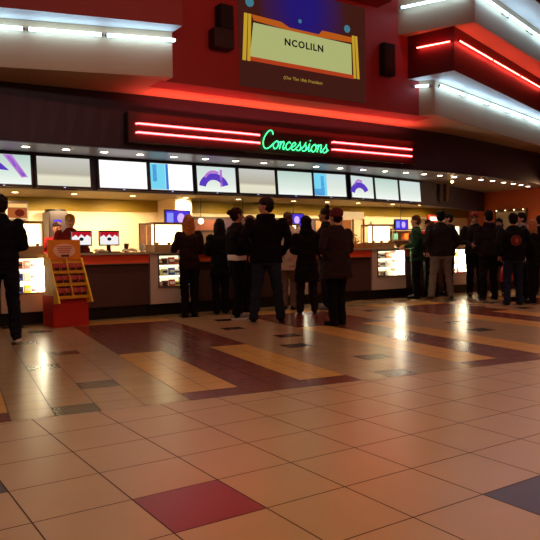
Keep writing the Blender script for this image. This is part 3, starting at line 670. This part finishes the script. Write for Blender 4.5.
# ------------------------------------------------------------------ people
SK = {'fair': (196, 140, 112), 'tan': (168, 110, 80), 'pale': (214, 160, 132)}
def hand(mb, wrist, direction, side_v, s=1):
    """palm, four bent fingers of unequal length, thumb"""
    d = Vector(direction).normalized(); w_ = Vector(wrist); sv = Vector(side_v); sv = (sv - d * sv.dot(d)).normalized(); nv = d.cross(sv).normalized()
    rot = Matrix((sv, d, nv)).transposed()
    mb.ell(w_ + d * .052, (.041 * s, .054 * s, .017 * s), 12, rot=rot)
    for k, L in enumerate((.066, .076, .072, .056)):
        off_ = (k - 1.5) * .0205; p = w_ + d * .088 + sv * off_; dd = d.copy(); pts = [p - d * .02, p]; r_ = .0088
        for j, fr in enumerate((.45, .32, .23)):
            dd = (dd + nv * (.28 + .1 * j)).normalized(); pts.append(pts[-1] + dd * L * fr * s)
        mb.limb(pts, [r_ * 1.05, r_, r_ * .97, r_ * .92, r_ * .82], 8)
    b = w_ + d * .025 - sv * .03; t1 = b + (d * .6 - sv * .75 + nv * .2).normalized() * .038; t2 = t1 + (d * .85 - sv * .3 + nv * .35).normalized() * .03; t3 = t2 + (d * .9 + nv * .4).normalized() * .024
    mb.limb([b, t1, t2, t3], [.013, .0115, .010, .0085], 8)
ARMS = {'down': ((.255, -.03, 1.13), (.265, .03, .885)), 'pocket': ((.30, -.09, 1.15), (.225, .06, .965)), 'front': ((.25, -.01, 1.14), (.11, .22, 1.10)),
        'crossed': ((.25, .04, 1.15), (-.02, .20, 1.16)), 'counter': ((.25, .10, 1.16), (.17, .34, 1.15)), 'phone': ((.25, .10, 1.20), (.13, .26, 1.36)), 'hip': ((.36, -.07, 1.17), (.20, .02, 1.02))}
def person(label, x, y, face, h, hair='short', hair_c=(30, 20, 16), top=(20, 18, 20), legs=(18, 16, 18), shoes=(16, 14, 14), w_=1.0, arms=('down', 'down'), stance=.11, step=0.0,
           coat=.86, skin='fair', headyaw=0, hat=None, hood=False, extra=None, collar=None, hem=None, skirt=0, lean=0.0, sole=None):
    s = h / 1.75; o = thing('person', label, 'person', (x, y, 0), R(face))
    o.scale = (s, s, s)
    S = lambda n, m_, mb, **k: mb.build(n, m_, o, **k)
    sh = .185 * w_
    ln = lambda z: lean * max(0, z - .9)          # forward lean of the trunk
    def V(p): return Vector((p[0], p[1] + ln(p[2]), p[2]))
    hips = [(-.09, .0, .90), (.09, .0, .90)]
    feet = [(-stance, step, .085), (stance, -step, .085)]
    knees = [((hips[i][0] + feet[i][0]) / 2 * 1.05, (feet[i][1]) / 2 + .025, .49) for i in (0, 1)]
    hy = R(headyaw); hr = Matrix.Rotation(hy, 3, 'Z'); hc = V((0, .02, 1.635))
    H_ = lambda p: hc + hr @ Vector(p)
    skm = mat('skin_' + skin, SK[skin], .55, var=.04, scale=20)
    b = MB()
    b.loft([(0, ln(.86), .84, .14 * w_, .10), (0, ln(.95), .95, .16 * w_, .112), (0, ln(1.08), 1.08, .135 * w_, .098), (0, .005 + ln(1.25), 1.25, .165 * w_, .108), (0, ln(1.38), 1.38, .175 * w_, .098), (0, ln(1.46), 1.455, .10, .07), (0, ln(1.5), 1.50, .055, .055)])
    b.limb([V((0, -.005, 1.44)), V((0, .012, 1.55))], [.06, .054])
    for i in (0, 1):
        b.limb([hips[i], knees[i], feet[i]], [.085, .055, .038]); b.limb([feet[i], (feet[i][0] * 1.1, feet[i][1] + .13, .035)], [.036, .03])
    b.ell(H_((0, -.008, .02)), (.074, .092, .095), 20, rot=hr); b.ell(H_((0, .02, -.045)), (.056, .066, .065), 16, rot=hr)
    b.ell(H_((0, .058, -.092)), (.024, .022, .02), 10, rot=hr)
    b.limb([H_((0, .088, .012)), H_((0, .108, -.024))], [.009, .0135], 8)
    for q in (-1, 1): b.ell(H_((q * .077, -.005, -.005)), (.009, .02, .032), 10, rot=hr); b.ell(H_((q * .033, .076, .026)), (.02, .01, .008), 8, rot=hr); b.ell(H_((q * .04, .062, -.03)), (.02, .016, .02), 8, rot=hr)
    b.ell(H_((0, .085, -.058)), (.024, .009, .007), 8, rot=hr)
    arm_pts = []
    for i, nm in enumerate(arms):
        q = -1 if i == 0 else 1; e, wv = ARMS[nm]
        shp = V((q * sh, 0, 1.405)); e = V((q * (e[0] + (w_ - 1) * .16), e[1], e[2])); wv = V((q * wv[0], wv[1], wv[2])); arm_pts.append((shp, e, wv))
        b.limb([shp, e, wv], [.052, .04, .027])
        hand(b, wv, (wv - e), (q * -1.0, .2, 0) if nm in ('down', 'pocket', 'hip') else (0, .2, 1 * 1.0))
    S('body', skm, b, voxel=.0085)
    em = mat('eye_white', (225, 220, 215), .3); er = mat('eye_dark', (30, 20, 16), .2)
    for q in (-1, 1):
        S('eye', em, MB().ell(H_((q * .031, .077, .012)), (.013, .010, .009), 10, rot=hr), smooth=True); S('pupil', er, MB().ell(H_((q * .031, .0855, .012)), (.006, .003, .006), 8, rot=hr), smooth=True)
    S('mouth', mat('lips', (150, 72, 66), .5), MB().ell(H_((0, .089, -.058)), (.021, .008, .006), 10, rot=hr), smooth=True)
    # trousers
    lm = mat('cloth_%d_%d_%d' % legs, legs, .85, var=.22, scale=7, bump=.3)
    b = MB(); b.loft([(0, 0, .80, .165 * w_, .115), (0, 0, .92, .175 * w_, .125), (0, ln(1.02), 1.02, .158 * w_, .118)])
    for i in (0, 1):
        f_ = feet[i]; b.limb([hips[i], knees[i], (f_[0], f_[1] - .005, .075)], [.104 * (.5 + .5 * w_), .078, .068])
    S('trousers', lm, b, voxel=.011, fold=.016, fscale=9)
    # shoes
    sm = mat('shoe_%d_%d_%d' % shoes, shoes, .5)
    for i in (0, 1):
        f_ = feet[i]; q = MB(); tx = f_[0] * 1.12
        q.limb([(f_[0], f_[1] - .05, .042), (tx, f_[1] + .06, .045), (tx, f_[1] + .15, .038)], [.042, .046, .036]); q.limb([(f_[0], f_[1] - .02, .05), (f_[0], f_[1] - .02, .1)], [.045, .045])
        for v in q.bm.verts: v.co.z = max(v.co.z, .004)
        so = S('shoe', sm, q, voxel=.008)
        if sole:
            q = MB(); q.loft([(tx * .98, f_[1] + .045, .001, .052, .135), (tx * .98, f_[1] + .045, .026, .050, .135)], 18); k_ = q.build('sole', mat('sole_white', (215, 210, 205), .6), so)
    # jacket
    tm = mat('cloth_%d_%d_%d' % top, top, .85, var=.2, scale=7, bump=.3)
    z0 = coat
    b = MB(); r1 = .19 * w_
    rings = [(0, ln(z0), z0, r1 + skirt, .135 + skirt * .8)]
    for z, rx, ry in ((1.0, .182, .142), (1.12, .178, .138), (1.28, .198, .142), (1.38, .195, .128), (1.44, .13, .098), (1.50, .078, .078)):
        if z > z0 + .04: rings.append((0, ln(z), z, rx * w_ + .004, ry * (.6 + .4 * w_)))
    b.loft(rings)
    for i, (a1, a2, a3) in enumerate(arm_pts): b.limb([a1, a2, a2 + (a3 - a2) * .93], [.078, .062, .046])
    if hood: b.limb([V((-.09, -.04, 1.49)), V((0, -.10, 1.475)), V((.09, -.04, 1.49))], [.045, .06, .045])
    b.loft([(0, ln(1.47), 1.45, .085, .083), (0, ln(1.5), 1.525, .072, .074)])
    jk = S('jacket', tm, b, voxel=.011, fold=.018, fscale=8)
    if collar: q = MB(); q.loft([(0, ln(1.5), 1.475, .082, .082), (0, ln(1.5), 1.545, .078, .078)]); S('collar', mat('collar_%d_%d_%d' % collar, collar, .8), q, voxel=.01)
    if hem: q = MB(); q.loft([(0, ln(z0), z0 - .075, .178 * w_, .135), (0, ln(z0), z0 + .02, .186 * w_, .138)], 24); plab(S('shirt_hem', mat('hem_%d_%d_%d' % hem, hem, .8), q, voxel=.01, fold=.008), 'white shirt hem showing below the dark top')
    # hair / hat
    hm = mat('hair_%d_%d_%d' % hair_c, hair_c, .7, var=.3, scale=40, bump=.5)
    if hair != 'none':
        b = MB(); b.ell(H_((0, -.02, .045)), (.086, .10, .092), 18, rot=hr); b.ell(H_((0, -.04, -.005)), (.082, .078, .085), 18, rot=hr)
        if hair == 'long':
            b.ell(H_((0, -.055, -.10)), (.10, .062, .17), 16, rot=hr); b.ell(H_((0, -.07, -.20)), (.09, .05, .12), 16, rot=hr)
            for q in (-1, 1): b.limb([H_((q * .072, .01, .03)), H_((q * .085, .01, -.08)), H_((q * .085, .0, -.19))], [.03, .03, .026])
        if hair == 'bun': b.ell(H_((0, -.135, .04)), (.048, .048, .045), 14, rot=hr); b.limb([H_((0, -.09, .03)), H_((0, -.12, .04))], [.04, .035])
        if hair == 'topbun': b.ell(H_((0, -.05, .155)), (.042, .042, .035), 14, rot=hr); b.limb([H_((0, -.03, .10)), H_((0, -.05, .14))], [.04, .03])
        if hair == 'bob': b.ell(H_((0, -.04, -.045)), (.098, .082, .105), 16, rot=hr)
        S('hair', hm, b, voxel=.008, fold=.014, fscale=28)
    if hood == 'up':
        b = MB(); b.ell(H_((0, -.025, .03)), (.105, .12, .125), 18, rot=hr); b.ell(H_((0, -.05, -.08)), (.11, .10, .12), 18, rot=hr); S('hood', tm, b, voxel=.01, fold=.02)
    if hat == 'beanie':
        b = MB(); b.ell(H_((0, -.02, .06)), (.099, .112, .095), 18, rot=hr); b.loft([(H_((0, 0, 0)).x, H_((0, -.015, 0)).y, hc.z + .015, .098, .108), (hc.x, hc.y - .015, hc.z + .06, .102, .112)]); plab(S('beanie', mat('beanie_maroon', (96, 22, 26), .9, bump=.6, scale=30), b, voxel=.009, fold=.006), 'dark maroon knitted hat')
    if hat in ('cap', 'redcap'):
        cmat = mat('cap_' + hat, (26, 22, 26) if hat == 'cap' else (130, 22, 24), .8)
        b = MB(); b.ell(H_((0, -.008, .065)), (.09, .105, .075), 18, rot=hr); b.ell(H_((0, -.008, .05)), (.092, .107, .035), 18, rot=hr); cp = S('cap', cmat, b, voxel=.008)
        b = MB(); b.ell(H_((0, .115, .05)), (.068, .07, .009), 14, rot=hr); k_ = b.build('brim', cmat, cp, smooth=True)
    if extra: extra(o, H_, V)
    return o

def emblem(o, H_, V):
    q = MB(); q.prism_y([(.10 * math.cos(k * R(20)), 1.24 + .10 * math.sin(k * R(20))) for k in range(18)], -.172, -.12); e = q.build('emblem', mat('emblem_red', (130, 34, 26), .7), o)
    q = MB(); q.prism_y([(.072 * math.cos(k * R(30)), 1.24 + .072 * math.sin(k * R(30))) for k in range(12)], -.176, -.171); k2 = q.build('emblem_centre', mat('emblem_dark', (60, 18, 18), .7), e)
    q = MB(); q.prism_y([(-.02, 1.19), (.02, 1.19), (.05, 1.24), (.02, 1.29), (-.02, 1.29), (-.045, 1.25)], -.180, -.175); q.build('emblem_figure', mat('emblem_fig', (170, 70, 50), .7), e)
    plab(e, 'round red emblem on the jacket back')
def glasses(o, H_, V):
    q = MB()
    for sx in (-1, 1):
        q.tube([H_((sx * .034 + .026 * math.cos(R(a_)), .098, .012 + .02 * math.sin(R(a_)))) for a_ in range(0, 361, 30)], .003, 6); q.tube([H_((sx * .06, .098, .018)), H_((sx * .08, 0, .012))], .003, 6)
    q.build('glasses', black_m, o)
K = (17, 15, 17)
person('person in a black jacket and dark jeans at the left photo edge', 1.81, 8.75, -12, 1.80, top=(18, 16, 19), legs=(22, 22, 30), arms=('front', 'front'), w_=1.0, hair_c=(34, 20, 16), stance=.13, step=.10, sole=True)
person('woman with long wavy auburn blonde hair leaning on the display counter', 4.90, 9.76, -8, 1.65, hair='long', hair_c=(170, 98, 52), top=(38, 20, 18), legs=K, arms=('counter', 'front'), w_=.92, stance=.08, coat=.82)
person('person with long dark hair right of the auburn blonde woman', 5.52, 9.84, -20, 1.60, hair='long', hair_c=(22, 14, 12), top=K, legs=(20, 18, 20), arms=('front', 'front'), w_=.95, stance=.08, coat=.7, skirt=.02)
person('person in black with a hair bun and a white shirt hem, facing right', 5.33, 8.97, -98, 1.73, hair='bun', hair_c=(34, 20, 16), top=(18, 15, 17), legs=(16, 14, 16), shoes=(120, 118, 122), arms=('front', 'crossed'), w_=1.25, stance=.07, step=.05, coat=1.0, hem=(250, 240, 236), headyaw=0, skin='tan', sole=True)
person('tall person in a black hooded jacket, dark cap and blue jeans', 5.44, 8.30, -36, 1.84, hair='short', hair_c=(24, 18, 16), top=(15, 14, 17), legs=(36, 40, 56), arms=('pocket', 'pocket'), w_=1.22, stance=.19, hat='cap', headyaw=85, hood=True, coat=.84)
person('person in a grey beige coat half hidden behind the tall capped person', 6.80, 9.66, -50, 1.72, hair='bob', hair_c=(84, 52, 34), top=(222, 194, 176), legs=(120, 100, 92), w_=1.2, arms=('front', 'down'), stance=.08, coat=.72, skirt=.02)
person('person in a long black hooded coat and dark boots near the lit warmer', 6.62, 8.88, -30, 1.60, hair='short', hair_c=(18, 14, 14), top=K, legs=(34, 26, 26), arms=('front', 'front'), w_=1.0, stance=.13, hood='up', coat=.58, skirt=.05)
person('person with a top hair knot facing left behind the maroon hat', 7.36, 9.3, 55, 1.78, hair='topbun', hair_c=(36, 24, 20), top=(20, 18, 20), legs=(26, 24, 28), shoes=(110, 104, 100), arms=('phone', 'front'), stance=.10, skin='tan')
person('person in a maroon knitted hat and a dark brown coat, nearest the camera', 5.93, 7.25, 12, 1.62, hair='short', hair_c=(30, 18, 16), top=(44, 27, 26), legs=(15, 13, 14), arms=('hip', 'front'), w_=1.42, stance=.09, hat='beanie', coat=.72, skirt=.05)
person('person with brown hair in a dark green jacket ordering at the counter', 10.19, 9.86, 38, 1.72, hair='short', hair_c=(88, 46, 28), top=(34, 66, 44), legs=(17, 16, 18), arms=('front', 'front'), stance=.09, headyaw=15, coat=.80)
person('person with reddish hair between the green jacket and the grey jeans', 10.72, 9.95, -20, 1.60, hair='short', hair_c=(80, 34, 24), top=(44, 20, 20), legs=K, arms=('front', 'front'))
person('person in a charcoal jacket and light grey jeans, seen from behind', 10.41, 9.4, -30, 1.80, hair='short', hair_c=(18, 14, 14), top=(38, 34, 38), legs=(118, 112, 106), arms=('pocket', 'pocket'), w_=1.2, stance=.20, shoes=(60, 48, 40))
person('person with dark hair looking left just behind the grey jeans', 11.30, 9.98, 60, 1.79, hair='short', hair_c=(24, 18, 16), top=(22, 18, 20), legs=K, arms=('down', 'front'))
person('person in a red cap facing the camera in the queue at right', 11.38, 9.34, 140, 1.78, hair='short', hair_c=(36, 22, 18), top=(34, 24, 24), legs=K, arms=('front', 'front'), hat='redcap', skin='tan', collar=(120, 110, 100), w_=1.08)
person('person in a dark brown jacket seen from behind, right of the red cap', 10.97, 8.66, -25, 1.77, hair='short', hair_c=(22, 16, 15), top=(34, 26, 28), legs=(20, 18, 20), arms=('front', 'pocket'), w_=1.12, stance=.12, hood=True)
pk = person('person with dark curly hair holding a pink bag, behind the emblem jacket', 11.99, 9.2, 120, 1.65, hair='bob', hair_c=(20, 14, 14), top=K, legs=K, arms=('down', 'front'), skin='tan')
person('person in a black jacket with a round red back emblem and blue jeans', 10.30, 7.6, -33, 1.65, hair='short', hair_c=(18, 14, 14), top=(17, 15, 17), legs=(32, 38, 58), arms=('pocket', 'pocket'), w_=1.15, stance=.12, extra=emblem)
person('person with dark hair and a pale grey collar behind the emblem jacket', 11.24, 8.1, 70, 1.70, hair='short', hair_c=(26, 18, 16), top=(26, 24, 28), legs=K, arms=('down', 'down'), collar=(150, 150, 155))
person('person with chin length blonde hair in a black coat at the right', 10.9, 7.63, 40, 1.54, hair='long', hair_c=(176, 112, 74), top=(20, 16, 18), legs=K, arms=('front', 'pocket'), coat=.78)
person('person in a black jacket cut by the right photo edge', 13.0, 8.9, -30, 1.71, hair='short', hair_c=(22, 16, 15), top=K, legs=K, arms=('pocket', 'pocket'))
person('person with brown hair hidden between the bun and the tall capped person', 6.13, 9.86, 20, 1.66, hair='bob', hair_c=(90, 50, 32), top=(52, 22, 20), legs=K, arms=('front', 'front'))
person('employee in a red shirt behind the counter, above the candy rack', 3.40, 11.9, 150, 1.61, hair='short', hair_c=(50, 24, 22), top=(140, 24, 28), legs=K, arms=('front', 'front'), skin='tan')
person('employee with glasses and yellow hair behind the counter near the registers', 3.47, 11.38, 160, 1.72, hair='short', hair_c=(200, 150, 60), top=(120, 30, 28), legs=K, arms=('front', 'front'), skin='pale', extra=glasses, w_=1.05)
person('employee in a red shirt behind the lit display unit of the right crowd', 12.3, 11.5, 150, 1.72, hair='short', hair_c=(30, 20, 18), top=(150, 26, 26), legs=K, arms=('front', 'front'))
# pink bag
bg = thing('hand_bag', 'pink red bag hanging low beside the emblem jacket jeans', 'bag', (11.6, 8.72, .34))
MB().loft([(0, 0, 0, .16, .06), (0, 0, .05, .19, .08), (0, 0, .25, .16, .06), (0, 0, .32, .12, .03)]).build('bag_body', mat('bag_pink', (210, 40, 62), .6), bg, smooth=True)
MB().tube(cr([(-.09, 0, .3), (-.06, 0, .48), (.06, 0, .48), (.09, 0, .3)], 6), .009, 8).build('handle', mat('bag_pink', (210, 40, 62), .6), bg, smooth=True)
